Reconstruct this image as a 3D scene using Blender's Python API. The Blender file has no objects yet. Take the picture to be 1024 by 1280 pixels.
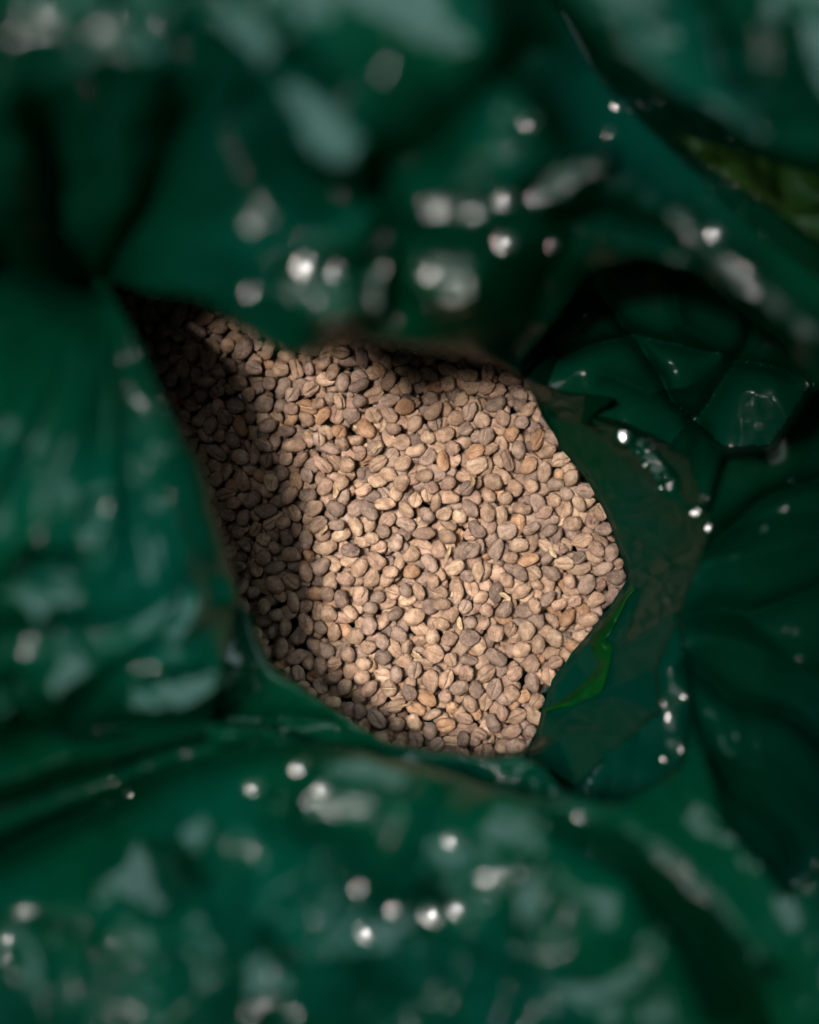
import bpy, bmesh, math, random
import numpy as np
from mathutils import Vector, Matrix

# ------------------------------------------------------------------ camera, world, light
D = 0.60                      # camera height above the beans (m)
S = 0.290 / 1024              # metres per photo pixel on the bean surface
scene = bpy.context.scene
col = scene.collection
cam_d = bpy.data.cameras.new("camera")
cam = bpy.data.objects.new("camera", cam_d)
col.objects.link(cam)
cam.location = (0, 0, D)
cam.rotation_euler = (0, 0, 0)
cam_d.sensor_fit = 'VERTICAL'
cam_d.sensor_height = 36.0
cam_d.lens = 36.0 * D / (1280 * S)
cam_d.clip_start = 0.01
cam_d.clip_end = 50
cam_d.dof.use_dof = True
cam_d.dof.focus_distance = D - 0.002
cam_d.dof.aperture_fstop = 2.0
scene.camera = cam

world = bpy.data.worlds.new("World")
scene.world = world
world.use_nodes = True
bg = world.node_tree.nodes["Background"]
bg.inputs[0].default_value = (0.95, 0.97, 1.0, 1)
bg.inputs[1].default_value = 0.045

KEY = Vector((-0.40, 0.08, 1.45))        # small hanging lamp
WIN = Vector((0.85, 1.25, 0.80))        # soft window

def area(name, loc, target, shape, sx, sy, power, colour):
    d = bpy.data.lights.new(name, 'AREA')
    d.shape = shape
    d.size = sx
    if shape in ('RECTANGLE', 'ELLIPSE'):
        d.size_y = sy
    d.energy = power
    d.color = colour
    o = bpy.data.objects.new(name, d)
    col.objects.link(o)
    o.location = loc
    o.rotation_euler = (Vector(target) - Vector(loc)).to_track_quat('-Z', 'Y').to_euler()
    return o

ld = bpy.data.lights.new("ceiling_lamp", 'SPOT')
ld.energy = 205.0; ld.color = (1.0, 0.925, 0.865); ld.shadow_soft_size = 0.11
ld.spot_size = math.radians(11.6); ld.spot_blend = 0.75
lo_ = bpy.data.objects.new("ceiling_lamp", ld); col.objects.link(lo_)
lo_.location = KEY
lo_.rotation_euler = (Vector((-0.012, -0.02, 0.02)) - KEY).to_track_quat('-Z', 'Y').to_euler()
BULB = Vector((-0.36, 0.14, 1.75))        # small bare bulb farther off: the white points on the film
bd = bpy.data.lights.new("bulb", 'POINT'); bd.energy = 18.0; bd.shadow_soft_size = 0.02; bd.color = (1.0, 0.97, 0.93)
bo = bpy.data.objects.new("bulb", bd); col.objects.link(bo); bo.location = BULB
OVER = Vector((-0.42, 0.42, 1.95))        # overhead fill light, added to lighten the bean gaps and the film
area("overhead_fill", OVER, (0, 0, 0), 'RECTANGLE', 0.9, 0.75, 13.0, (0.93, 0.97, 1.0))
area("window_light", WIN, (0, 0, 0.1), 'RECTANGLE', 2.6, 1.2, 105.0, (0.72, 0.95, 1.0))

scene.view_settings.view_transform = 'Standard'
scene.view_settings.look = 'None'
scene.view_settings.gamma = 1.0
scene.view_settings.exposure = 0.0
scene.cycles.max_bounces = 8

rng = np.random.default_rng(7)
random.seed(7)

# ------------------------------------------------------------------ material helpers
def new_mat(name):
    m = bpy.data.materials.new(name)
    m.use_nodes = True
    nt = m.node_tree
    nt.nodes.clear()
    out = nt.nodes.new("ShaderNodeOutputMaterial")
    return m, nt, out

def node(nt, kind, **kw):
    n = nt.nodes.new(kind)
    for k, v in kw.items():
        setattr(n, k, v)
    return n

def film_material(name, c0, c1, ct, through):
    m, nt, out = new_mat(name)
    L = nt.links.new
    tc = node(nt, "ShaderNodeTexCoord")
    n1 = node(nt, "ShaderNodeTexNoise"); n1.inputs["Scale"].default_value = 11 if through < 0.35 else 60; n1.inputs["Detail"].default_value = 3
    n2 = node(nt, "ShaderNodeTexNoise"); n2.inputs["Scale"].default_value = 160; n2.inputs["Detail"].default_value = 2
    L(tc.outputs["Object"], n1.inputs["Vector"]); L(tc.outputs["Object"], n2.inputs["Vector"])
    ramp = node(nt, "ShaderNodeValToRGB")
    ramp.color_ramp.elements[0].position = 0.3; ramp.color_ramp.elements[0].color = (*c0, 1)
    ramp.color_ramp.elements[1].position = 0.7; ramp.color_ramp.elements[1].color = (*c1, 1)
    L(n1.outputs["Fac"], ramp.inputs["Fac"])
    p = node(nt, "ShaderNodeBsdfPrincipled")
    L(ramp.outputs["Color"], p.inputs["Base Color"])
    p.inputs["Roughness"].default_value = 0.34
    p.inputs["Specular IOR Level"].default_value = 0.02
    p.inputs["Coat Weight"].default_value = 0.24
    p.inputs["Coat Roughness"].default_value = 0.045
    p.inputs["Coat IOR"].default_value = 1.5
    p.inputs["IOR"].default_value = 1.52
    t = node(nt, "ShaderNodeBsdfTranslucent")
    t.inputs["Color"].default_value = (*ct, 1)
    mix = node(nt, "ShaderNodeMixShader"); mix.inputs["Fac"].default_value = through
    L(p.outputs[0], mix.inputs[1]); L(t.outputs[0], mix.inputs[2])
    L(mix.outputs[0], out.inputs["Surface"])
    return m

def bean_material(name, base, light, dark):
    m, nt, out = new_mat(name)
    L = nt.links.new
    tc = node(nt, "ShaderNodeTexCoord")
    oi = node(nt, "ShaderNodeObjectInfo")
    at = node(nt, "ShaderNodeAttribute"); at.attribute_name = "tone"
    add = node(nt, "ShaderNodeMath", operation='ADD')
    L(oi.outputs["Random"], add.inputs[0]); L(at.outputs["Fac"], add.inputs[1])
    fr = node(nt, "ShaderNodeMath", operation='FRACT'); L(add.outputs[0], fr.inputs[0])
    off = node(nt, "ShaderNodeVectorMath", operation='SCALE'); off.inputs[0].default_value = (3.1, 1.7, 2.3)
    L(fr.outputs[0], off.inputs["Scale"])
    vec = node(nt, "ShaderNodeVectorMath", operation='ADD')
    L(tc.outputs["Object"], vec.inputs[0]); L(off.outputs[0], vec.inputs[1])
    nA = node(nt, "ShaderNodeTexNoise"); nA.inputs["Scale"].default_value = 260; nA.inputs["Detail"].default_value = 3; nA.inputs["Roughness"].default_value = 0.68
    nB = node(nt, "ShaderNodeTexNoise"); nB.inputs["Scale"].default_value = 1500; nB.inputs["Detail"].default_value = 3; nB.inputs["Roughness"].default_value = 0.7
    L(vec.outputs[0], nA.inputs["Vector"]); L(vec.outputs[0], nB.inputs["Vector"])
    r1 = node(nt, "ShaderNodeValToRGB")
    e = r1.color_ramp.elements
    e[0].position = 0.36; e[0].color = (*dark, 1)
    e[1].position = 0.64; e[1].color = (*light, 1)
    k = e.new(0.5); k.color = (*base, 1)
    L(nA.outputs["Fac"], r1.inputs["Fac"])
    # dusty flecks
    r2 = node(nt, "ShaderNodeValToRGB")
    r2.color_ramp.elements[0].position = 0.55; r2.color_ramp.elements[0].color = (0, 0, 0, 1)
    r2.color_ramp.elements[1].position = 0.75; r2.color_ramp.elements[1].color = (1, 1, 1, 1)
    L(nB.outputs["Fac"], r2.inputs["Fac"])
    mx = node(nt, "ShaderNodeMixRGB"); mx.inputs["Color2"].default_value = (0.56, 0.42, 0.29, 1)
    sc = node(nt, "ShaderNodeMath", operation='MULTIPLY'); sc.inputs[1].default_value = 0.6
    L(r2.outputs["Color"], sc.inputs[0]); L(sc.outputs[0], mx.inputs["Fac"]); L(r1.outputs["Color"], mx.inputs["Color1"])
    hsv = node(nt, "ShaderNodeHueSaturation")
    mr = node(nt, "ShaderNodeMapRange"); mr.inputs["To Min"].default_value = 0.78; mr.inputs["To Max"].default_value = 1.2
    L(fr.outputs[0], mr.inputs["Value"]); L(mr.outputs[0], hsv.inputs["Value"]); L(mx.outputs[0], hsv.inputs["Color"])
    bump = node(nt, "ShaderNodeBump"); bump.inputs["Strength"].default_value = 1.0; bump.inputs["Distance"].default_value = 0.0007
    ad = node(nt, "ShaderNodeMath", operation='ADD')
    L(nA.outputs["Fac"], ad.inputs[0]); L(nB.outputs["Fac"], ad.inputs[1]); L(ad.outputs[0], bump.inputs["Height"])
    p = node(nt, "ShaderNodeBsdfPrincipled")
    L(hsv.outputs[0], p.inputs["Base Color"])
    p.inputs["Roughness"].default_value = 0.46
    p.inputs["Specular IOR Level"].default_value = 0.45
    L(bump.outputs["Normal"], p.inputs["Normal"])
    L(p.outputs[0], out.inputs["Surface"])
    return m

def plain_noise_material(name, c0, c1, scale, rough):
    m, nt, out = new_mat(name)
    L = nt.links.new
    tc = node(nt, "ShaderNodeTexCoord")
    n = node(nt, "ShaderNodeTexNoise"); n.inputs["Scale"].default_value = scale; n.inputs["Detail"].default_value = 4
    L(tc.outputs["Object"], n.inputs["Vector"])
    r = node(nt, "ShaderNodeValToRGB")
    r.color_ramp.elements[0].position = 0.35; r.color_ramp.elements[0].color = (*c0, 1)
    r.color_ramp.elements[1].position = 0.65; r.color_ramp.elements[1].color = (*c1, 1)
    L(n.outputs["Fac"], r.inputs["Fac"])
    p = node(nt, "ShaderNodeBsdfPrincipled"); p.inputs["Roughness"].default_value = rough
    L(r.outputs["Color"], p.inputs["Base Color"]); L(p.outputs[0], out.inputs["Surface"])
    return m

FILM = film_material("green_film", (0.0001, 0.0230, 0.0080), (0.0002, 0.0300, 0.0200), (0.0003, 0.135, 0.050), 0.3)
GLOW_FILM = film_material("green_glow_film", (0.0003, 0.022, 0.005), (0.002, 0.070, 0.010), (0.001, 0.12, 0.02), 0.4)  # brighter green: light passing through the film, put into the colour
OLIVE = film_material("olive_film", (0.006, 0.020, 0.003), (0.016, 0.032, 0.004), (0.01, 0.05, 0.008), 0.3)
OLIVE.node_tree.nodes['Principled BSDF'].inputs['Coat Weight'].default_value = 0.06
SKIN = plain_noise_material("silverskin", (0.24, 0.16, 0.09), (0.48, 0.34, 0.20), 700, 0.6)
FLOOR = plain_noise_material("concrete", (0.10, 0.10, 0.095), (0.17, 0.165, 0.155), 40, 0.8)

def tag(o, label=None, cat=None, group=None, kind=None):
    for k, v in (("label", label), ("category", cat), ("group", group), ("kind", kind)):
        if v:
            o[k] = v
    return o

def mesh_from(name, verts, faces, mat=None, smooth=True, sharp=None):
    me = bpy.data.meshes.new(name)
    v = np.asarray(verts, dtype=np.float32); f = np.asarray(faces, dtype=np.int32)
    me.vertices.add(len(v)); me.vertices.foreach_set("co", v.ravel())
    me.loops.add(f.size); me.loops.foreach_set("vertex_index", f.ravel())
    me.polygons.add(len(f))
    me.polygons.foreach_set("loop_start", np.arange(len(f), dtype=np.int32) * f.shape[1])
    me.update(calc_edges=True)
    if smooth:
        me.polygons.foreach_set("use_smooth", np.ones(len(f), dtype=bool))
    if mat:
        me.materials.append(mat)
    me.validate()
    if sharp:
        me.set_sharp_from_angle(angle=math.radians(sharp))
    return me

# ------------------------------------------------------------------ noise helpers
def lattice(seed, n=64):
    return np.random.default_rng(seed).uniform(-1, 1, (n, n))

def vnoise(x, y, lat):
    n = lat.shape[0]
    xi = np.floor(x).astype(int); yi = np.floor(y).astype(int)
    fx = x - xi; fy = y - yi
    fx = fx * fx * fx * (fx * (fx * 6 - 15) + 10); fy = fy * fy * fy * (fy * (fy * 6 - 15) + 10)
    a = lat[xi % n, yi % n]; b = lat[(xi + 1) % n, yi % n]; c = lat[xi % n, (yi + 1) % n]; d = lat[(xi + 1) % n, (yi + 1) % n]
    return (a * (1 - fx) + b * fx) * (1 - fy) + (c * (1 - fx) + d * fx) * fy

def facet(x, y, seed):
    """crumpled sheet: piecewise-linear facets over a warped, irregularly split lattice"""
    l1, l2, lh, ls = lattice(seed + 1), lattice(seed + 2), lattice(seed + 3), lattice(seed + 4)
    xw = x + 0.62 * vnoise(x * 0.9 + 5, y * 0.9, l1); yw = y + 0.62 * vnoise(x * 0.9, y * 0.9 + 9, l2)
    n = 64
    xi = np.floor(xw).astype(int); yi = np.floor(yw).astype(int)
    fx = xw - xi; fy = yw - yi
    a = lh[xi % n, yi % n]; b = lh[(xi + 1) % n, yi % n]; c = lh[xi % n, (yi + 1) % n]; d = lh[(xi + 1) % n, (yi + 1) % n]
    sp = ls[xi % n, yi % n] > 0
    t1 = np.where(fx + fy < 1, a + (b - a) * fx + (c - a) * fy, d + (c - d) * (1 - fx) + (b - d) * (1 - fy))
    t2 = np.where(fx > fy, a + (b - a) * fx + (d - b) * fy, a + (d - c) * fx + (c - a) * fy)
    return np.where(sp, t1, t2)

def W(px, py, z):
    """photo-frame coordinates at the height z (m) -> a point of the scene"""
    k = S * (D - z) / D
    return (px - 512) * k, -(py - 640) * k, z

# ------------------------------------------------------------------ the bag's mouth: the lip of the opening (px, py, height mm, overhang 0..1)
LIP = [(138, 350, 118, 1), (185, 366, 128, 1), (255, 376, 132, 1), (290, 398, 134, 1), (330, 430, 134, 1), (370, 447, 132, 1),
       (400, 440, 130, 1), (425, 424, 126, 1), (470, 427, 122, 1), (530, 436, 116, 1), (580, 442, 108, 1), (625, 455, 88, .9), (655, 474, 56, .7),
       (676, 520, 26, .4), (702, 562, 8, 0), (733, 600, 5, 0), (755, 640, 3, 0), (770, 680, 2, 0), (785, 722, 1, 0), (770, 746, 1, 0),
       (745, 780, 1, 0), (715, 815, 2, 0), (690, 850, 3, 0), (678, 882, 6, 0), (671, 915, 12, .1), (655, 940, 44, .7), (610, 945, 58, 1),
       (550, 938, 66, 1), (500, 930, 70, 1), (460, 915, 70, 1), (430, 895, 66, 1), (400, 872, 62, 1), (365, 850, 60, 1), (340, 830, 60, .9),
       (325, 800, 64, .9), (316, 770, 72, .9), (300, 742, 88, 1), (290, 712, 84, 1), (280, 680, 90, 1), (265, 620, 96, 1), (250, 580, 100, 1),
       (225, 530, 104, 1), (200, 480, 108, 1), (175, 430, 110, 1), (152, 388, 112, 1)]
CX, CY = 480.0, 660.0
NT = 960
lip = np.array(LIP, float)
ang = np.unwrap(np.arctan2(lip[:, 1] - CY, lip[:, 0] - CX))
rad = np.hypot(lip[:, 0] - CX, lip[:, 1] - CY)
theta = np.arange(NT) * 2 * np.pi / NT - np.pi
def around(vals):
    a = np.concatenate([ang - 2 * np.pi, ang, ang + 2 * np.pi, ang + 4 * np.pi]); v = np.tile(vals, 4)
    o = np.argsort(a)
    r = np.interp(theta, a[o], v[o])
    k = np.array([1, 4, 6, 4, 1]) / 16.0
    for _ in range(1):
        r = sum(k[j] * np.roll(r, j - 2) for j in range(5))
    return r
rL = around(rad); zL = around(lip[:, 2]); ovL = around(lip[:, 3])
rL = rL + 2.0 * vnoise(theta * 14 + 40, theta * 0 + 3, lattice(91)) * np.clip(ovL + .35, 0, 1)

# ------------------------------------------------------------------ heights of the folded film (px, py, mm)
CTRL = [(-300, -300, 150), (200, -350, 150), (600, -350, 140), (1000, -300, 120), (1350, -250, 90), (1450, 300, 110), (1450, 700, 110), (1450, 1100, 110),
        (1300, 1500, 110), (800, 1650, 120), (300, 1650, 120), (-200, 1550, 120), (-400, 1000, 130), (-400, 500, 135), (-400, 100, 150),
        (0, 0, 186), (120, 110, 180), (20, 200, 170), (60, 290, 140), (0, 338, 118), (100, 340, 118), (200, 230, 158), (260, 280, 152), (210, 330, 142),
        (340, 70, 186), (430, 180, 176), (500, 40, 180), (600, 60, 172), (520, 150, 172), (470, 250, 160), (380, 320, 160), (310, 360, 152), (400, 390, 154), (370, 425, 144),
        (560, 260, 160), (632, 270, 160), (660, 150, 162), (560, 350, 148), (470, 390, 140), (560, 410, 130), (640, 400, 124), (670, 420, 92), (700, 300, 148),
        (690, 40, 130), (735, 90, 92), (772, 130, 78), (860, 200, 66), (970, 270, 52), (1060, 340, 44), (900, 100, 60), (1030, 180, 40), (800, 20, 80), (1000, 20, 60),
        (790, 220, 134), (850, 270, 142), (930, 330, 142), (1020, 410, 140), (1200, 560, 130), (690, 350, 126), (735, 350, 96), (780, 360, 92), (720, 430, 72), (690, 470, 62), (740, 490, 56),
        (850, 410, 84), (850, 490, 68), (920, 420, 104), (760, 520, 54), (785, 545, 58), (830, 590, 64), (880, 650, 70), (830, 690, 58), (800, 660, 50),
        (960, 500, 118), (960, 620, 96), (1020, 560, 124), (880, 740, 74), (960, 720, 94), (1030, 800, 116), (830, 770, 58), (810, 850, 58), (760, 880, 52), (720, 940, 62), (770, 940, 72), (850, 900, 72), (900, 840, 80), (960, 950, 104), (860, 980, 92), (1040, 980, 124),
        (690, 1005, 118), (600, 1000, 126), (500, 980, 130), (540, 968, 126), (620, 992, 124), (450, 944, 124), (660, 1002, 120), (400, 955, 126), (330, 955, 122),
        (260, 915, 108), (780, 1040, 122), (870, 1110, 124), (950, 1200, 126), (900, 1040, 100), (980, 1100, 108), (1040, 1200, 116), (700, 1150, 134), (800, 1200, 130), (560, 1080, 138), (400, 1080, 138),
        (460, 1200, 146), (300, 1200, 144), (150, 1150, 138), (250, 1040, 130), (0, 1150, 132), (100, 1280, 140), (600, 1280, 146), (820, 1290, 134), (200, 985, 112), (100, 1000, 106), (0, 1060, 108), (60, 930, 110), (0, 960, 110), (170, 920, 106),
        (230, 860, 118), (280, 830, 104), (285, 780, 93), (220, 760, 122), (100, 840, 130), (60, 740, 134), (0, 700, 146), (150, 640, 126), (220, 640, 114), (60, 560, 140), (150, 520, 121), (190, 520, 112), (100, 420, 118), (30, 430, 124), (0, 500, 144), (-60, 600, 158), (130, 400, 112)]

lx = CX + rL * np.cos(theta); ly = CY + rL * np.sin(theta)
sel = np.arange(0, NT, 10)
cp = np.array(CTRL, float)
pts = np.vstack([cp, np.stack([lx[sel], ly[sel], np.maximum(zL[sel] + 5.0 * ovL[sel], np.where((lx[sel] > 640) & (ly[sel] > 500), 46.0, 0))], 1)])

def rbf_fit(p, lam=2e-3):
    n = len(p); q = p[:, :2] / 400.0
    d = np.linalg.norm(q[:, None] - q[None], axis=2)
    K = d + 0.0                                    # linear kernel: taut, tent-like film without overshoot
    A = np.zeros((n + 3, n + 3)); A[:n, :n] = K - lam * np.eye(n); A[:n, n] = 1; A[:n, n + 1:] = q; A[n, :n] = 1; A[n + 1:, :n] = q.T
    w = np.linalg.solve(A, np.concatenate([p[:, 2], [0, 0, 0]]))
    def f(x, y):
        sh = x.shape; x = x.ravel() / 400.0; y = y.ravel() / 400.0
        out = np.empty(x.size)
        for i in range(0, x.size, 20000):
            s = slice(i, i + 20000)
            dd = np.sqrt((x[s, None] - q[None, :, 0]) ** 2 + (y[s, None] - q[None, :, 1]) ** 2)
            out[s] = dd @ w[:n] + w[n] + w[n + 1] * x[s] + w[n + 2] * y[s]
        return out.reshape(sh)
    return f
base_height = rbf_fit(pts)

# crests (+) and creases (-): polyline, height mm, half width px, sharpness
FOLDS = [([(-200, 330), (0, 338), (138, 351)], -26, 20, 1.3),
         ([(60, 150), (75, 300), (115, 348)], -30.4, 24, 1.2),
         ([(235, 150), (195, 230), (140, 335)], -22.8, 26, 1.2),
         ([(200, 190), (160, 260), (120, 340)], 7, 20, 1.2),
         ([(-40, 1090), (60, 1040), (200, 970), (330, 930), (450, 925)], -26.6, 22, 1.2),
         ([(-40, 1020), (100, 975), (260, 925)], -15.2, 14, 1.2),
         ([(-40, 985), (120, 940), (250, 912)], 5, 14, 1.2),
         ([(-40, 930), (150, 905), (300, 895), (420, 905)], -19.0, 18, 1.2),
         ([(700, 1000), (780, 1030), (870, 1105), (935, 1180), (975, 1290)], 11, 30, 1.5),
         ([(700, 1050), (790, 1095), (860, 1170), (900, 1260)], -15.2, 26, 1.3),
         ([(840, 275), (900, 320), (960, 375), (1060, 440)], 10, 30, 1.5),
         ([(690, 265), (760, 262), (860, 300)], -22.8, 24, 1.3),
         ([(700, 300), (670, 370), (640, 440)], -26.6, 40, 1.4),
         ([(450, 215), (520, 200), (600, 120), (650, 70)], -19.0, 30, 1.4),
         ([(470, 240), (500, 300), (490, 380)], -17.1, 26, 1.3),
         ([(300, 130), (350, 220), (400, 260)], -15.2, 34, 1.3),
         ([(310, 330), (380, 300), (470, 265)], 5, 26, 1.3),
         ([(880, 560), (900, 470), (960, 430)], -19.0, 34, 1.4),
         ([(940, 430), (985, 540), (990, 640)], 6, 22, 1.3),
         ([(860, 660), (930, 655), (1040, 640)], -15.2, 20, 1.3),
         ([(770, 560), (800, 640), (805, 720)], -13.3, 16, 1.2),
         ([(785, 540), (850, 580), (885, 665)], 7, 16, 1.2),
         ([(790, 740), (770, 800), (780, 830), (700, 885)], 3.5, 14, 1.3),
         ([(840, 780), (830, 850), (800, 920)], 6, 26, 1.3),
         ([(900, 760), (980, 800), (1060, 900)], -17.1, 32, 1.3),
         ([(830, 930), (850, 980), (900, 1030)], 6, 24, 1.3),
         ([(0, 620), (120, 560), (200, 470)], -3.2, 40, 1.8),
         ([(0, 690), (110, 620), (230, 560)], 2, 46, 1.8),
         ([(-20, 800), (120, 790), (290, 720)], -5.2, 26, 1.5),
         ([(90, 900), (200, 810), (290, 770)], -5.2, 16, 1.3),
         ([(560, 1000), (540, 1090), (470, 1190), (440, 1290)], -11.4, 36, 1.5),
         ([(330, 990), (420, 1060), (440, 1120)], -11.4, 30, 1.4),
         ([(640, 1030), (650, 1150), (620, 1280)], -6.5, 34, 1.4),
         ([(120, 1060), (250, 1130), (300, 1280)], -6.5, 36, 1.4)]

TUCK_CREASES = [([(700, 440), (790, 415), (900, 440), (980, 470)], -12, 10), ([(750, 360), (815, 450), (880, 545)], -14, 9), ([(940, 410), (905, 480), (868, 535)], -10, 10),
                ([(830, 340), (850, 400), (900, 440)], 8, 12), ([(760, 470), (820, 490), (870, 480)], 7, 12),
                ([(858, 705), (935, 640), (1060, 585)], -12, 12), ([(850, 765), (930, 772), (1070, 720)], -9, 14), ([(856, 830), (905, 872), (1000, 905), (1070, 960)], -13, 12),
                ([(870, 900), (915, 985), (990, 1075)], -10, 14), ([(870, 800), (960, 815), (1060, 830)], 9, 22), ([(880, 700), (980, 680), (1060, 660)], 6, 18), ([(890, 930), (960, 965), (1050, 1050)], 8, 20)]

def dist_poly(x, y, poly):
    best = np.full(x.shape, 1e9)
    for (ax, ay), (bx, by) in zip(poly[:-1], poly[1:]):
        dx, dy = bx - ax, by - ay
        t = np.clip(((x - ax) * dx + (y - ay) * dy) / (dx * dx + dy * dy), 0, 1)
        best = np.minimum(best, np.hypot(x - ax - t * dx, y - ay - t * dy))
    return best

# low tucks between the folds: outline, height at a point, rise per px
PITS = [([(676, -10), (735, 80), (772, 128), (850, 200), (900, 250), (960, 302), (1045, 365), (1140, 300), (1140, 100), (900, -80), (760, -130)], 62, 860, 190, .09, -.09, 6),
        ([(652, 452), (690, 400), (735, 338), (800, 318), (870, 338), (930, 388), (985, 432), (1015, 480), (965, 560), (905, 562), (865, 528), (835, 560), (780, 532), (735, 520), (670, 520), (650, 480)], 30, 720, 480, -.03, -.05, 6),
        ([(905, 570), (965, 562), (1020, 484), (1120, 470), (1120, 1010), (985, 1120), (905, 1030), (868, 900), (848, 760), (866, 682)], 64, 870, 740, -.04, .03, 6),
        ([(735, 520), (785, 540), (850, 578), (885, 662), (862, 684), (846, 760), (862, 890), (850, 960), (770, 1008), (700, 992), (655, 950), (668, 900), (720, 860), (790, 780), (800, 700), (770, 610)], 44, 790, 720, .13, .02, 5),
        ([(296, 738), (316, 768), (328, 802), (344, 836), (370, 857), (405, 879), (400, 912), (330, 905), (262, 902), (272, 852), (288, 790)], 66, 340, 850, -.07, .06, 6),
        ([(395, 866), (440, 892), (500, 924), (550, 932), (610, 938), (660, 936), (705, 992), (690, 1003), (620, 985), (540, 962), (450, 938), (380, 928), (320, 906)], 70, 520, 945, -.02, .12, 6)]

# the flat panels of film that stand on the beans by the notch: corners (px, py, mm) and the triangles between them
PV = dict(l=(652, 470, 56), c1=(670, 518, 18), c2=(697, 564, 8), c3=(728, 602, 5), c4=(750, 641, 3), c5=(765, 681, 2), c6=(776, 724, 1), c7=(739, 777, 1), c8=(709, 812, 2), c9=(684, 847, 3), c10=(672, 882, 6), c11=(665, 917, 12),
          a=(728, 530, 24), b=(780, 536, 44), e=(798, 596, 27), f=(838, 652, 34), g=(826, 694, 26), h=(860, 574, 56), i=(890, 668, 58), j=(772, 500, 44), k=(700, 488, 42),
          m=(794, 742, 13), n=(762, 795, 15), o=(776, 815, 24), p=(748, 868, 20), q=(702, 893, 15), r=(818, 836, 42), s=(826, 888, 46), t=(792, 916, 44), u=(700, 925, 26), v=(846, 760, 50), w=(720, 985, 46), x=(655, 946, 40))
PT = "l k c1,k j a,k a c1,a c2 c1,c2 a c3,a e c3,a b e,c3 e c4,e f c4,c4 f g,c4 g c5,c5 g c6,b h e,h f e,h i f,f i g,c6 g m,g v m,i v g,c6 m n,c6 n c7,c7 n c8,n m o,m v o,o v r,n o p,c8 n p,c8 p c9,c9 p q,c9 q c10,o r p,p r s,p s t,p t q,q t u,c10 q u,c10 u c11,c11 u x,u w x,u t w"

def panels(x, y, h):
    hit = np.zeros(x.shape, bool)
    for tri in PT.split(","):
        A, B, C = (PV[k] for k in tri.split())
        det = (B[1] - C[1]) * (A[0] - C[0]) + (C[0] - B[0]) * (A[1] - C[1])
        l1 = ((B[1] - C[1]) * (x - C[0]) + (C[0] - B[0]) * (y - C[1])) / det
        l2 = ((C[1] - A[1]) * (x - C[0]) + (A[0] - C[0]) * (y - C[1])) / det
        l3 = 1 - l1 - l2
        ins = (l1 >= -1e-6) & (l2 >= -1e-6) & (l3 >= -1e-6)
        h = np.where(ins, l1 * A[2] + l2 * B[2] + l3 * C[2], h); hit |= ins
    return h, hit

def signed_inside(x, y, poly):
    d = dist_poly(x, y, poly + [poly[0]])
    r = np.zeros(x.shape, bool)
    xj, yj = poly[-1]
    for xi, yi in poly:
        if yi != yj:
            r ^= ((yi > y) != (yj > y)) & (x < (xj - xi) * (y - yi) / (yj - yi) + xi)
        xj, yj = xi, yi
    return np.where(r, d, -d)

# where the film is crumpled and where it is drawn smooth (px, py, radius, strength)
CRUMPLE = [(120, 80, 170, 1.0), (640, 220, 150, .9), (400, 340, 110, .8), (480, 1130, 330, 1.1), (150, 1200, 230, .9), (800, 1200, 260, .7),
           (900, 850, 200, .35), (850, 450, 150, .12), (950, 250, 120, .22), (820, 600, 80, .6), (780, 130, 80, .25), (100, 800, 160, .4), (500, 80, 180, .35)]

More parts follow.
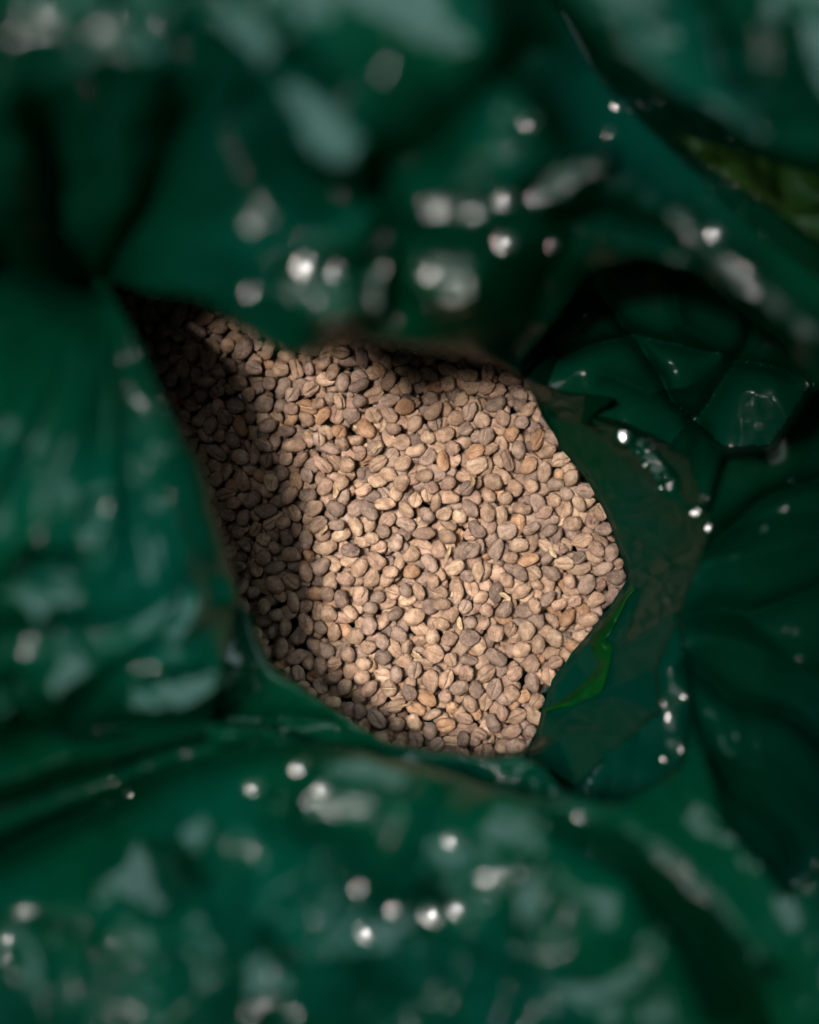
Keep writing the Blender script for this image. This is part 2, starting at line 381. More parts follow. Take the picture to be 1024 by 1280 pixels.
def height(x, y):
    """height of the film in mm"""
    wx = 7 * vnoise(x / 70, y / 70, lattice(31)) + 2 * vnoise(x / 25, y / 25, lattice(33))
    wy = 7 * vnoise(x / 70 + 7, y / 70, lattice(32)) + 2 * vnoise(x / 25, y / 25 + 3, lattice(34))
    h = base_height(x, y)
    xx, yy = x + wx, y + wy
    low = np.zeros(x.shape)
    for poly, z0, x0_, y0_, gx_, gy_, soft in PITS:
        w = np.clip(signed_inside(x + 0.4 * wx, y + 0.4 * wy, poly) / (0.5 * soft) + 0.5, 0, 1); w = w * w * (3 - 2 * w)
        h = h * (1 - w) + (z0 + gx_ * (x - x0_) + gy_ * (y - y0_)) * w
        low = np.maximum(low, w)
    h, hit = panels(x + 0.3 * wx, y + 0.3 * wy, h)
    for poly, a, w, p in FOLDS:
        a = np.where(hit, 0.0, a * (1 - 0.6 * low))
        d = dist_poly(xx, yy, poly)
        h = h + a * np.exp(-(d / w) ** p)
    for poly, a, w in TUCK_CREASES:
        h = h + np.where(hit, 0.0, a) * np.exp(-(dist_poly(xx, yy, poly) / w) ** 1.2)
    # pleats gathered into the pinched corner of the mouth
    pr = np.hypot(x - 138, y - 350); pa = np.arctan2(y - 350, x - 138)
    pm = np.clip(pr / 60, 0, 1) * np.clip((560 - pr) / 300, 0, 1) * np.clip((430 - x) / 120, 0, 1)
    h = h + pm * (0.008 * pr + 0.8) * (1 - 2.2 * np.abs(vnoise(pa * 5.5 + 20, pr / 260, lattice(71)))) + pm * (0.004 * pr + .3) * (1 - 2 * np.abs(vnoise(pa * 15 + 20, pr / 160, lattice(72))))
    m = np.full(x.shape, 0.13)
    for cx, cy, r, s in CRUMPLE:
        m = np.maximum(m, s * np.exp(-((x - cx) ** 2 + (y - cy) ** 2) / (r * r)))
    edge = np.clip((np.hypot(x - CX, y - CY) - np.interp(np.arctan2(y - CY, x - CX), theta, rL, period=2 * np.pi)) / 45.0, 0.12, 1)
    m = m * edge * np.where(hit, 0.05, 1)
    h = h + m * (7.0 * facet(x / 120, y / 120, 101) + 1.6 * vnoise(x / 62, y / 62, lattice(111)) + 2.4 * facet(x / 52 + 3, y / 52, 202) + 0.6 * facet(x / 24, y / 24, 303) + 1.3 * (1 - 2 * np.abs(vnoise(x / 26 + 0.4 * vnoise(x / 60, y / 60, lattice(82)), y / 95, lattice(81)))) + 0.5 * (1 - 2 * np.abs(vnoise((x + y) / 30, (x - y) / 60, lattice(83)))))
    return h

# film panels turned towards a light: (px, py, rx, ry, angle)
SHEEN = [(325, 50, 52, 24, 35), (400, 140, 66, 30, 62), 
         (60, 735, 46, 34, -40), (118, 655, 13, 26, 15), (232, 768, 16, 34, 30), (88, 832, 18, 36, 35), (212, 866, 50, 18, -12), (8, 872, 12, 26, 15),
         (180, 1100, 50, 34, -15), (245, 1040, 20, 16, 0), (465, 966, 60, 13, 8), (640, 1035, 40, 12, -10), (560, 1060, 26, 22, 0), (480, 1150, 60, 26, -25),
         (335, 1225, 20, 44, 10), (745, 1238, 46, 11, -5), (660, 1110, 16, 56, 10), (1005, 70, 12, 60, -25),
         ]
SHEEN_UP = [(60, 25, 50, 20, 0), (560, 262, 40, 12, 5), (700, 225, 50, 14, -25), (935, 350, 105, 13, 40), (820, 585, 13, 40, -38), (470, 335, 14, 40, 10), (870, 1105, 95, 10, 44), (400, 365, 40, 22, 20), (560, 340, 34, 30, 0), (150, 60, 40, 20, 20), (620, 1100, 40, 16, -30), (420, 1010, 50, 14, 5)]
GLINT = [(383, 335, 8), (378, 300, 4), (420, 340, 5), (446, 366, 5), (312, 364, 5), (632, 250, 6), (632, 303, 7), (662, 153, 6), (645, 185, 5), (690, 305, 4), (590, 185, 3),
         (772, 133, 5), (799, 130, 4), (762, 165, 4), (870, 184, 4), (884, 208, 3), (975, 270, 4), (112, 120, 6), (80, 90, 4), (65, 12, 7), (122, 12, 6), (20, 45, 6), (165, 22, 6), (205, 25, 6),
         (316, 985, 6), (374, 959, 6), (402, 985, 6), (566, 1050, 6), (572, 1135, 7), (540, 1143, 8), (458, 1166, 8), (492, 1136, 6), (447, 1112, 5), (145, 1172, 5), (215, 1166, 4),
         (28, 1140, 6), (8, 1172, 7), (0, 1196, 6), (342, 1215, 5), (336, 1250, 6), (310, 1265, 6), (262, 1277, 5), (392, 1150, 4), (780, 546, 7), (797, 566, 3), (807, 581, 3), (833, 596, 3), (825, 610, 3),
         (870, 640, 5), (884, 660, 4), (955, 661, 4), (829, 950, 4), (726, 1020, 5), (826, 1166, 4), (482, 396, 5), (880, 1010, 3), (895, 290, 7), (990, 600, 3)]

def film_heights(x, y):
    h = height(x, y)
    ids = []
    pan = [(px, py, rx, ry, a, WIN, 0.0) for px, py, rx, ry, a in SHEEN] + [(px, py, rx, ry, a, OVER, 0.0) for px, py, rx, ry, a in SHEEN_UP] + [(px, py, 1.5 * r, 1.5 * r, 0, BULB, 1.0) for px, py, r in GLINT]
    for px, py, rx, ry, a, light, curv in pan:
        h0 = float(height(np.array([[float(px)]]), np.array([[float(py)]]))[0, 0])
        p0 = Vector(W(px, py, h0 / 1000))
        v = (Vector((0, 0, D)) - p0).normalized(); l = (light - p0).normalized()
        hv = (v + l).normalized()
        gx, gy = -hv.x / hv.z, -hv.y / hv.z
        ca, sa = math.cos(math.radians(a)), math.sin(math.radians(a))
        dx, dy = x - px, y - py
        u = (dx * ca + dy * sa) / rx; w = (-dx * sa + dy * ca) / ry
        ww = 0.5 * facet(x / 26 + px, y / 26 + py, 61) + 0.2 * vnoise(x / 9 + px, y / 9 + py, lattice(62))
        q = np.sqrt(u * u + w * w) + (ww if not curv else 0)
        m = np.clip((1.55 - q) / 0.65, 0, 1); m = m * m * (3 - 2 * m)
        if not m.any():
            continue
        k = S * (D - h0 / 1000) / D * 1000          # mm per px at this height
        # going up by dz also slides the point along its ray, so solve for the plane along each ray
        X0, Y0 = p0.x * 1000, p0.y * 1000
        ux, uy = (x - 512) * S / D, -(y - 640) * S / D           # ray slope: X = ux*(D-z)
        H = (h0 + gx * (ux * D * 1000 - X0) + gy * (uy * D * 1000 - Y0)) / (1 + gx * ux + gy * uy)
        H = H - curv * 0.005 * k * (dx * dx + dy * dy) / max(rx, 1)
        if not curv:
            H = H + 0.55 * facet(x / 34 + px, y / 34 + py, 404) + 0.22 * facet(x / 14 + px, y / 14 + py, 414)
        h = h * (1 - m) + H * m
    return h

# ------------------------------------------------------------------ bag film
BOT, LIFT = -0.0140, 0.0148
def build_bag():
    root = bpy.data.objects.new("plastic_bag", None)
    col.objects.link(root); root.location = (0, 0, -LIFT)
    tag(root, "crumpled dark green plastic bag folded open around the coffee beans", "bag")
    NR = 250
    ROUT = 1150.0
    t = (np.linspace(0, 1, NR)) ** 1.12
    ct, st = np.cos(theta), np.sin(theta)
    R = rL[None, :] + t[:, None] * (ROUT - rL[None, :])
    X = CX + R * ct[None]; Y = CY + R * st[None]
    H = film_heights(X, Y)
    # round the fold over where the film overhangs the beans
    dl = R - rL[None]
    wr = 11.0
    q = np.clip(1 - dl / wr, 0, 1)
    H = H - ovL[None] * 4.5 * (1 - np.sqrt(np.clip(1 - q * q, 0, 1)))
    blend = np.clip(1 - dl / 8.0, 0, 1) * np.clip((0.8 - ovL[None]) / 0.5, 0, 1)
    H = H * (1 - blend) + zL[None] * blend
    z = np.maximum(H, 0.5) / 1000
    wx, wy, wz = W(X, Y, z)
    top = np.stack([wx, wy, wz], -1)                       # NR x NT x 3
    # under the fold: curl back outwards and drop to the bean bed
    lipw = top[0]
    rdir = np.stack([ct, -st], -1)
    NU = 26
    under = []
    back = 0.030 * ovL + 0.0015
    for i in range(1, NU + 1):
        s = i / NU
        zz = lipw[:, 2] * (1 - s) + BOT * s
        out = back * np.sin(min(s * 1.6, 1) * math.pi / 2)
        wob = 0.0022 * vnoise(theta * 9, theta * 0 + s * 6, lattice(77)) * np.clip(ovL, 0.05, 1) * min(1, s * 4)
        under.append(np.stack([lipw[:, 0] + rdir[:, 0] * (out + wob), lipw[:, 1] + rdir[:, 1] * (out + wob), zz], -1))
    # outside: over the rim and down to the floor
    skirt = []
    rim = top[-1]
    for i in range(1, 15):
        s = i / 14
        out = 0.03 * math.sin(s * math.pi / 2)
        zz = rim[:, 2] * (1 - s ** 1.5) + BOT * s ** 1.5
        wob = 0.004 * vnoise(theta * 12, theta * 0 + s * 3, lattice(78))
        skirt.append(np.stack([rim[:, 0] + rdir[:, 0] * (out + wob), rim[:, 1] + rdir[:, 1] * (out + wob), zz], -1))
    grid = np.concatenate([np.array(under[::-1]), top, np.array(skirt)], 0)
    nr = grid.shape[0]
    idx = np.arange(nr * NT).reshape(nr, NT)
    a = idx[:-1]; b = idx[1:]
    f = np.stack([a, np.roll(a, -1, 1), np.roll(b, -1, 1), b], -1).reshape(-1, 4)
    v = grid.reshape(-1, 3) + np.array([0, 0, LIFT])
    film = bpy.data.objects.new("film", mesh_from("film", v, f, FILM, True, 48))
    col.objects.link(film); film.parent = root
    # bottom sheet under the beans
    ring = grid[0]
    c = ring.mean(0)
    vb = [c] + [p for p in ring[::8]]
    n = len(vb) - 1
    vb = np.array(vb) + np.array([0, 0, LIFT])
    fb = [(0, 1 + (i + 1) % n, 1 + i) for i in range(n)]
    bot = bpy.data.objects.new("bottom", mesh_from("bottom", vb, fb, FILM))
    col.objects.link(bot); bot.parent = root
    # the bag's free corner, lying across the deep gap
    edge = np.array([(560, -190), (640, -70), (690, -8), (745, 62), (830, 118), (930, 168), (1030, 215), (1180, 290), (1330, 360)], float)
    nu, nv = 240, 120
    s = np.linspace(0, 1, len(edge)); su = np.linspace(0, 1, nu)
    ex = np.interp(su, s, edge[:, 0]); ey = np.interp(su, s, edge[:, 1])
    k = np.ones(15) / 15
    pad = lambda a: np.convolve(np.pad(a, 7, mode='reflect', reflect_type='odd'), k, mode='valid')
    ex, ey = pad(ex), pad(ey)
    ex = ex + 5 * vnoise(su * 9, su * 0, lattice(55)); ey = ey + 5 * vnoise(su * 9 + 4, su * 0, lattice(56))
    vv = np.linspace(0, 1, nv) ** 1.2
    PX = ex[None] + vv[:, None] * 400 * 0.62; PY = ey[None] - vv[:, None] * 400 * 0.78
    dv = vv[:, None] * 400
    HH = 172 - 0.05 * dv + 4 * np.sin(su * 9)[None] + 5.5 * facet(PX / 110 + 20, PY / 110, 505) + 2.2 * facet(PX / 50, PY / 50 + 9, 606) + 0.7 * facet(PX / 20, PY / 20, 707)
    for poly, aa, w in (([(775, 20), (800, 70), (850, 120)], 5, 26), ([(880, 20), (900, 100), (960, 160)], -9, 30), ([(1000, 20), (1015, 90), (1060, 160)], 6, 26)):
        HH = HH + aa * np.exp(-(dist_poly(PX, PY, poly) / w) ** 1.4)
    q = np.clip(1 - dv / 30.0, 0, 1)
    HH = HH - 10 * (1 - np.sqrt(1 - q * q))
    gx_, gy_, gz_ = W(PX, PY, HH / 1000)
    g = np.stack([gx_, gy_, gz_], -1)
    hem = []
    for i in range(1, 9):                                   # the hem turned back under the corner
        e = g[0].copy(); a_ = i / 8
        e[:, 2] -= 0.012 * math.sin(a_ * math.pi / 2)
        e[:, 0] += 0.62 * 0.022 * a_ ** 1.6; e[:, 1] += 0.78 * 0.022 * a_ ** 1.6
        hem.append(e)
    g = np.concatenate([np.array(hem[::-1]), g], 0)
    # far edge comes down on the bag behind it
    nr2 = g.shape[0]
    idx = np.arange(nr2 * nu).reshape(nr2, nu)
    f = np.stack([idx[:-1, :-1], idx[:-1, 1:], idx[1:, 1:], idx[1:, :-1]], -1).reshape(-1, 4)
    fl = bpy.data.objects.new("corner_flap", mesh_from("corner_flap", g.reshape(-1, 3) + np.array([0, 0, LIFT]), f, FILM))
    col.objects.link(fl); fl.parent = root
    # added strip zigzagging by the notch, its colour painting light through the film
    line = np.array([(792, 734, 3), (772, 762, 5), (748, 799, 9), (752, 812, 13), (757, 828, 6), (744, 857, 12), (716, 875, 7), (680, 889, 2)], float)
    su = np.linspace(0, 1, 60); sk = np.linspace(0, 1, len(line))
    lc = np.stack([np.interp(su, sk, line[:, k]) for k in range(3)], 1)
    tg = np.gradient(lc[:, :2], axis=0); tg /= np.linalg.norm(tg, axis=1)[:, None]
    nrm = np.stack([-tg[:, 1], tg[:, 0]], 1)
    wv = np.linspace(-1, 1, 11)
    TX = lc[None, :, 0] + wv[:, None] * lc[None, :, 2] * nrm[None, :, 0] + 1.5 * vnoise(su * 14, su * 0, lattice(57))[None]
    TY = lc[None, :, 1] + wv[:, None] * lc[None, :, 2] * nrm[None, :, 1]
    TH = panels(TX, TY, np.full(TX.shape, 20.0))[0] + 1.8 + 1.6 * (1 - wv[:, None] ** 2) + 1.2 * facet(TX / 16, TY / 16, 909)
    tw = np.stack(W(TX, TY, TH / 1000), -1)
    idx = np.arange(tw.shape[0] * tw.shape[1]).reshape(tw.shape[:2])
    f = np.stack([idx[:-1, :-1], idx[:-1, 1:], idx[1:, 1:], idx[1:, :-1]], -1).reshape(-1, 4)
    glow_o = bpy.data.objects.new("film_tongue", mesh_from("film_tongue", tw.reshape(-1, 3) + np.array([0, 0, LIFT]), f, GLOW_FILM))
    col.objects.link(glow_o); glow_o.parent = root
    tag(glow_o, "vivid green strip standing in for light glowing through the film beside the beans")
    # an olive layer of film deep in the gap under the corner
    un, vn = 90, 60
    UX, UY = np.meshgrid(np.linspace(0, 1, un), np.linspace(0, 1, vn))
    OX = 835 + 330 * UX + 20 * UY; OY = 165 + 95 * UX + (20 + 130 * UX) * UY
    OH = 80 + 2.2 * facet(OX / 45, OY / 45, 919) + 1.0 * facet(OX / 18, OY / 18, 929) + 8 * UX
    ow = np.stack(W(OX, OY, OH / 1000), -1)
    idx = np.arange(un * vn).reshape(vn, un)
    f = np.stack([idx[:-1, :-1], idx[:-1, 1:], idx[1:, 1:], idx[1:, :-1]], -1).reshape(-1, 4)
    ol = bpy.data.objects.new("under_layer", mesh_from("under_layer", ow.reshape(-1, 3) + np.array([0, 0, LIFT]), f, OLIVE))
    col.objects.link(ol); ol.parent = root
    tag(ol, "crinkled olive yellow layer of film deep in the gap")
    # inner wall footprint for the beans
    foot = np.array(under[NU - 4])[:, :2]
    return foot

floor_me = mesh_from("floor", [(-3, -3, -0.0150), (3, -3, -0.0150), (3, 3, -0.0150), (-3, 3, -0.0150)], [(0, 1, 2, 3)], FLOOR, False)
floor = bpy.data.objects.new("floor", floor_me); col.objects.link(floor); tag(floor, kind="structure")

FOOT = build_bag()

# ------------------------------------------------------------------ coffee beans
PALETTE = [("tan", (0.347, 0.218, 0.140), (0.493, 0.325, 0.219), (0.231, 0.141, 0.088)),
           ("greyish brown", (0.278, 0.187, 0.136), (0.399, 0.276, 0.205), (0.179, 0.118, 0.086)),
           ("orange brown", (0.362, 0.199, 0.107), (0.473, 0.291, 0.172), (0.252, 0.131, 0.067)),
           ("dark brown", (0.194, 0.129, 0.096), (0.294, 0.199, 0.149), (0.121, 0.080, 0.059)),
           ("pale beige", (0.430, 0.286, 0.186), (0.578, 0.407, 0.279), (0.294, 0.184, 0.116)),
           ("pinkish brown", (0.331, 0.206, 0.142), (0.462, 0.301, 0.209), (0.226, 0.136, 0.093))]
PWEIGHT = [.31, .23, .06, .08, .12, .20]
BEAN_MATS = [bean_material("bean_" + n.replace(" ", "_"), b, l, d) for n, b, l, d in PALETTE]

def bean_grid(seed, hi=True):
    """unit bean (fits a 1 x 1 x 1 half-axis box): domed back up (+z), creased face down (-z)"""
    r = np.random.default_rng(seed)
    if hi:
        psi = np.concatenate([np.linspace(-62, 242, 19), np.linspace(251, 289, 10)])   # degrees round the long axis; crease at 270
        nl = 17
    else:
        psi = np.linspace(-90, 270, 12, endpoint=False); nl = 7
    psi = np.radians(psi)
    lam = np.linspace(-np.pi / 2, np.pi / 2, nl + 2)[1:-1]
    lam = lam * (0.93 + 0.07 * np.abs(lam) / (np.pi / 2))
    l1 = lattice(seed + 500, 16); l2 = lattice(seed + 600, 16)
    sc = r.uniform(0.15, 0.5) * r.choice([-1, 1]); gd = r.uniform(0.16, 0.42); skew = r.uniform(-0.14, 0.14); bend = r.uniform(-0.1, 0.1)
    flat = r.uniform(0.52, 0.8)
    def surf(L, P):
        x = np.sin(L); c = np.cos(L) ** 0.92
        y = c * np.cos(P); z = c * np.sin(P)
        low = z < 0
        z = np.where(low, -flat * (1 - (1 - np.clip(-z, 0, 1)) ** 1.7), z)
        y = y * (1 + skew * x) + bend * x * x
        g = np.exp(-((y - 0.16 * np.sin(x * 3.0 * sc * 3)) / 0.14) ** 2) * (np.abs(x) < 0.97) * (1 - np.abs(x) ** 6)
        z = z + np.where(low, gd * g, 0)
        n = 0.10 * vnoise(x * 1.5 + 8, y * 1.5 + z * 1.3 + 8, l1) + 0.03 * vnoise(x * 3.6 + 8, y * 3.6 + z * 3 + 8, l2)
        k = 1 + n
        return np.stack([x * k, y * k, z * k], -1)
    Lg, Pg = np.meshgrid(lam, psi, indexing='ij')
    g = surf(Lg, Pg)
    npsi = len(psi)
    v = [g.reshape(-1, 3), surf(np.array([-np.pi / 2]), np.array([0.0])), surf(np.array([np.pi / 2]), np.array([0.0]))]
    v = np.concatenate(v)
    idx = np.arange(nl * npsi).reshape(nl, npsi)
    a = idx[:-1]; b = idx[1:]
    A, B, C2, D2 = a, np.roll(a, -1, 1), np.roll(b, -1, 1), b
    tri = np.concatenate([np.stack([A, C2, B], -1).reshape(-1, 3), np.stack([A, D2, C2], -1).reshape(-1, 3)])
    s, n_ = nl * npsi, nl * npsi + 1
    e0 = idx[0]; e1 = idx[-1]
    tri = np.concatenate([tri, np.stack([np.full(npsi, s), e0, np.roll(e0, -1)], -1), np.stack([np.full(npsi, n_), np.roll(e1, -1), e1], -1)])
    # strip of silverskin lying in the crease
    xs = np.linspace(-0.8, 0.8, 14)
    yc = 0.16 * np.sin(xs * 3.0 * sc * 3)
    wv = 0.05 * (1 - (np.abs(xs) / 0.86) ** 4) * (1 + 0.5 * r.uniform(-1, 1, 14))
    zz = -flat * (1 - (1 - np.clip(np.sqrt(np.clip(1 - xs ** 2, 0, 1)), 0, 1)) ** 1.7) + gd * 0.62
    sv = np.concatenate([np.stack([xs, yc - wv, zz - 0.03], -1), np.stack([xs, yc + wv, zz - 0.03], -1)])
    sf = np.array([(i, i + 1, 14 + i + 1, 14 + i) for i in range(13)])
    return v, tri, sv, sf

NVAR = 18
NOM = np.array([0.0041, 0.0031, 0.0023])
def real(g):
    return g[0] * NOM, g[1], g[2] * NOM, g[3]
HI = [real(bean_grid(1000 + i)) for i in range(NVAR)]
LO = [real(bean_grid(1000 + i, False)) for i in range(3)]

# --- settle the beans: each one is dropped onto a height map of those below it
RES = 0.0005
x0, y0 = FOOT[:, 0].min() - 0.004, FOOT[:, 1].min() - 0.004
x1, y1 = FOOT[:, 0].max() + 0.004, FOOT[:, 1].max() + 0.004
nx, ny = int((x1 - x0) / RES), int((y1 - y0) / RES)
gxs = x0 + (np.arange(nx) + .5) * RES; gys = y0 + (np.arange(ny) + .5) * RES
def inside(px, py, poly):
    px = np.asarray(px); py = np.asarray(py); r = np.zeros(px.shape, bool)
    xj, yj = poly[-1]
    for xi, yi in poly:
        if yi != yj:
            r ^= ((yi > py) != (yj > py)) & (px < (xj - xi) * (py - yi) / (yj - yi) + xi)
        xj, yj = xi, yi
    return r
GX, GY = np.meshgrid(gxs, gys, indexing='ij')
mask = inside(GX, GY, FOOT[::4])
# shrink by ~2.5 mm so beans stay inside the film
m2 = mask.copy()
for _ in range(5):
    m2 = m2 & np.roll(m2, 1, 0) & np.roll(m2, -1, 0) & np.roll(m2, 1, 1) & np.roll(m2, -1, 1)
cells = np.argwhere(m2)
hm = np.full((nx, ny), -0.0136)
owner = np.full((nx, ny), -1)
level = 0.0022 * vnoise(GX * 20 + 5, GY * 20 + 5, lattice(41)) - 0.001
beans = []

def quad_bounds(Rm, ax, HW=11):
    """lower and upper surface of the rotated ellipsoid on the map's cells"""
    Q = Rm @ np.diag(1 / ax ** 2) @ Rm.T
    o = np.arange(-HW, HW + 1) * RES
    X, Y = np.meshgrid(o, o, indexing='ij')
    a = Q[2, 2]; b = 2 * (Q[0, 2] * X + Q[1, 2] * Y); c = Q[0, 0] * X * X + Q[1, 1] * Y * Y + 2 * Q[0, 1] * X * Y - 1
    d = b * b - 4 * a * c
    ok = d > 0
    sq = np.sqrt(np.where(ok, d, 0))
    return ok, (-b - sq) / (2 * a), (-b + sq) / (2 * a)

def rot(yaw, tilt, tdir, flip, spin):
    m = Matrix.Rotation(tilt, 3, Vector((math.cos(tdir), math.sin(tdir), 0))) @ Matrix.Rotation(yaw, 3, 'Z') @ Matrix.Rotation(spin + (math.pi if flip else 0), 3, 'X')
    return np.array(m)

HW = 11
fails = 0
while fails < 260 and len(beans) < 6000:
    if rng.random() < 0.2:
        ax = np.array([rng.uniform(2.5, 3.1), rng.uniform(2.2, 2.5), rng.uniform(2.05, 2.3)]) / 1000     # peaberries and small ones
    else:
        ax = np.array([rng.normal(3.5, .40), rng.normal(2.65, .24), rng.normal(2.15, .18)]) / 1000
    cand = cells[rng.integers(0, len(cells), 60)]
    cand = cand[(cand[:, 0] > HW) & (cand[:, 0] < nx - HW - 1) & (cand[:, 1] > HW) & (cand[:, 1] < ny - HW - 1)]
    deficit = hm[cand[:, 0], cand[:, 1]] - level[cand[:, 0], cand[:, 1]]
    cand = cand[np.argsort(deficit)[:9]]
    best = None
    flip = rng.random() < 0.38
    for _ in range(3):
        tilt = abs(rng.normal(0, math.radians(28)))
        Rm = rot(rng.uniform(0, 6.283), tilt, rng.uniform(0, 6.283), flip, rng.normal(0, math.radians(34)))
        ok, lo, up = quad_bounds(Rm, ax)
        for ci, cj in cand:
            patch = hm[ci - HW:ci + HW + 1, cj - HW:cj + HW + 1]
            z = np.max(np.where(ok, patch - lo, -1))
            topz = z + np.max(np.where(ok, up, -1)) - level[ci, cj]
            if best is None or topz < best[0]:
                best = (topz, ci, cj, z, Rm, ok, up)
    topz, ci, cj, z, Rm, ok, up = best
    if topz > 0.0026:
        fails += 1
        continue
    fails = max(0, fails - 2)
    sl = (slice(ci - HW, ci + HW + 1), slice(cj - HW, cj + HW + 1))
    patch = hm[sl]
    new = np.where(ok, z + up, -1)
    win = new > patch
    patch[win] = new[win]
    owner[sl][win] = len(beans)
    beans.append((gxs[ci], gys[cj], z - 0.0002, Rm, ax, bool(Rm[2, 2] < 0)))
print("beans", len(beans))

# which ones the opening shows, and how much of each
LW = np.stack([(lx - 512) * S, -(ly - 640) * S], -1)
vis = inside(GX, GY, LW[::4])
cnt = np.bincount(owner[vis & (owner >= 0)], minlength=len(beans))
order = np.argsort(-cnt)
single = set(order[:300].tolist())
shown = set(np.nonzero(np.bincount(owner[owner >= 0], minlength=len(beans)) > 0)[0].tolist())
print("visible", int((cnt > 4).sum()))

bean_meshes = {}
def bean_mesh(v, pi, ax):
    key = (v, pi)
    if key not in bean_meshes:
        g = HI[v]
        me = mesh_from("coffee_bean", g[0], g[1], BEAN_MATS[pi])
        bean_meshes[key] = me
    return bean_meshes[key]
skin_meshes = [mesh_from("silverskin", g[2], g[3], SKIN) for g in HI]

def place_word(x, y):
    px = x / S + 512; py = 640 - y / S
    d = np.hypot(lx - px, ly - py); i = int(np.argmin(d))
    if d[i] < 34:
        if ovL[i] < 0.35 and lx[i] > 600:
            return "against the film wall"
        return "under the fold's edge"
    if px < np.interp(py, [380, 560, 700, 860], [280, 345, 385, 405]):
        return "in the shaded strip"
    return ""

def an(w):
    return ("an " if w[0] == "o" else "a ") + w

def bean_label(i, more=False):
    bx, by, bz, Rm, ax, _ = beans[i]
    pi = int(pal_idx[i])
    size = "small" if ax[0] < 0.0031 else ("large" if ax[0] > 0.0039 else "")
    el = ax[0] / ax[1]
    shape = "roundish" if el < 1.24 else ("slender" if el > 1.45 else "")
    face = "crease up" if Rm[2, 2] < -0.6 else ("back up" if Rm[2, 2] > 0.6 else "on its side")
    # the two neighbours it most plainly touches, by colour
    dd = sorted((math.hypot(beans[j][0] - bx, beans[j][1] - by), j) for j in single if j != i)
    near = [PALETTE[int(pal_idx[j])][0] for q, j in dd[:2]]
    nb = ""
    if dd[0][0] < 0.0085:
        nb = "beside " + an(near[0]) + " one"
        if more and dd[1][0] < 0.0095:
            nb = ("between two " + near[0] + " ones") if near[0] == near[1] else "between " + an(near[0]) + " and " + an(near[1]) + " one"
    bits = [size, PALETTE[pi][0], shape, "coffee bean", face, nb, place_word(bx, by)]
    for drop in (2, 0, 6, 5):
        if len(" ".join(bits).split()) > 16:
            bits[drop] = ""
    return " ".join(w for w in bits if w)

sv_all, sf_all, sm_all, st_all = [], [], [], []
base = 0
pal_idx = rng.choice(len(PALETTE), len(beans), p=PWEIGHT)
var_idx = rng.integers(0, NVAR, len(beans))
lab_count = {}
for i in single:
    k_ = bean_label(i); lab_count[k_] = lab_count.get(k_, 0) + 1
for i, (bx, by, bz, Rm, ax, up_face) in enumerate(beans):
    pi = int(pal_idx[i]); v = int(var_idx[i])
    if i in single:
        o = bpy.data.objects.new("coffee_bean", bean_mesh(v, pi, ax))
        col.objects.link(o)
        M = Matrix([list(Rm[0]) + [bx], list(Rm[1]) + [by], list(Rm[2]) + [bz], [0, 0, 0, 1]])
        o.matrix_world = M @ Matrix.Diagonal((ax[0] / NOM[0], ax[1] / NOM[1], ax[2] / NOM[2], 1))
        lab = bean_label(i)
        if lab_count[lab] > 1:
            lab = bean_label(i, True)
        tag(o, lab, "coffee bean", "coffee beans in the bag")
        if Rm[2, 2] < -0.3 and v % 2 == 0:
            s = bpy.data.objects.new("silverskin", skin_meshes[v]); col.objects.link(s); s.parent = o
    else:
        g = HI[v] if i in shown else LO[i % len(LO)]
        p = (g[0] * (ax / NOM)) @ Rm.T + np.array([bx, by, bz])
        sv_all.append(p); sf_all.append(g[1] + base); base += len(p)
        sm_all.append(np.full(len(g[1]), pi)); st_all.append(np.full(len(p), rng.random()))

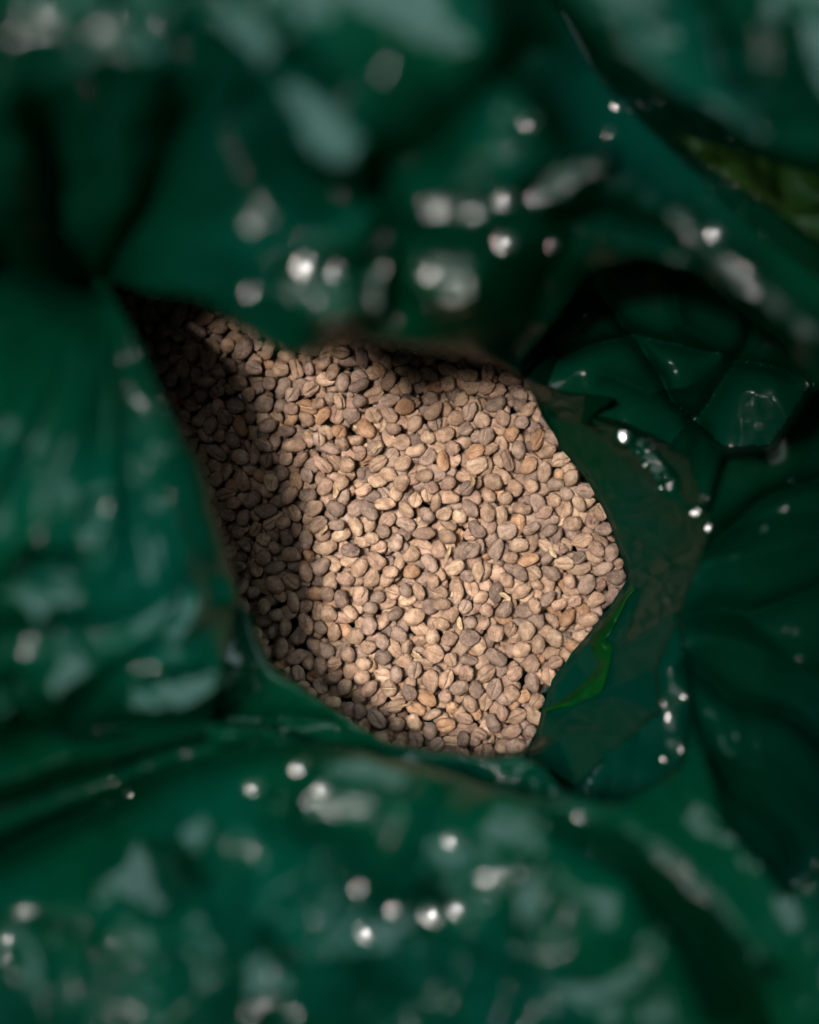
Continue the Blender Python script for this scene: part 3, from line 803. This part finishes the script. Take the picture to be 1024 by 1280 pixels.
fv = np.concatenate(sv_all); ff = np.concatenate(sf_all)
me = mesh_from("bean_heap", fv, ff)
for m in BEAN_MATS:
    me.materials.append(m)
me.polygons.foreach_set("material_index", np.concatenate(sm_all).astype(np.int32))
at = me.attributes.new("tone", 'FLOAT', 'POINT'); at.data.foreach_set("value", np.concatenate(st_all).astype(np.float32))
heap = bpy.data.objects.new("bean_heap", me); col.objects.link(heap)
tag(heap, "heap of brown unroasted coffee beans filling the green bag", "coffee beans", kind="stuff")
print("heap tris", len(ff))

# ------------------------------------------------------------------ flakes of silverskin on the heap
def flake_mesh(seed):
    r = np.random.default_rng(seed)
    n, mth = 9, 4
    vs, fs = [], []
    for i in range(n):
        u = i / (n - 1) - .5
        wd = (1 - (2 * u) ** 2) ** .5 * r.uniform(.7, 1.1)
        for j in range(mth):
            w = (j / (mth - 1) - .5) * wd
            vs.append((u * 5.0, w * 2.0 + 2.0 * u * u, 1.5 * w * w + 1.6 * u * u + r.uniform(-.12, .12)))
    for i in range(n - 1):
        for j in range(mth - 1):
            fs.append((i * mth + j, (i + 1) * mth + j, (i + 1) * mth + j + 1, i * mth + j + 1))
    return mesh_from("chaff_flake", np.array(vs) / 1000, fs, SKIN)
flakes = [flake_mesh(i) for i in range(4)]
FL = [(405, 662, 30), (420, 615, 70), (384, 545, 120), (560, 690, 10), (632, 745, 80), (520, 820, 150), (590, 600, 60), (690, 690, 20), (470, 560, 100), (575, 780, 40), (450, 745, 130), (505, 880, 0)]
for n, (px, py, a) in enumerate(FL):
    x, y = (px - 512) * S, -(py - 640) * S
    i, j = int((x - x0) / RES), int((y - y0) / RES)
    w = hm[i - 6:i + 7, j - 6:j + 7]
    gxx = (w[-1].mean() - w[0].mean()) / (12 * RES); gyy = (w[:, -1].mean() - w[:, 0].mean()) / (12 * RES)
    o = bpy.data.objects.new("chaff_flake", flakes[n % 4]); col.objects.link(o)
    nrm = Vector((-gxx, -gyy, 1)).normalized()
    o.rotation_euler = (nrm.to_track_quat('Z', 'Y').to_matrix() @ Matrix.Rotation(math.radians(a), 3, 'Z')).to_euler()
    o.location = (x, y, float(hm[i - 3:i + 4, j - 3:j + 4].max()) + 0.0)
    tag(o, "curled pale flake of silverskin lying loose on the coffee beans", "chaff flake", "loose chaff flakes on the beans")
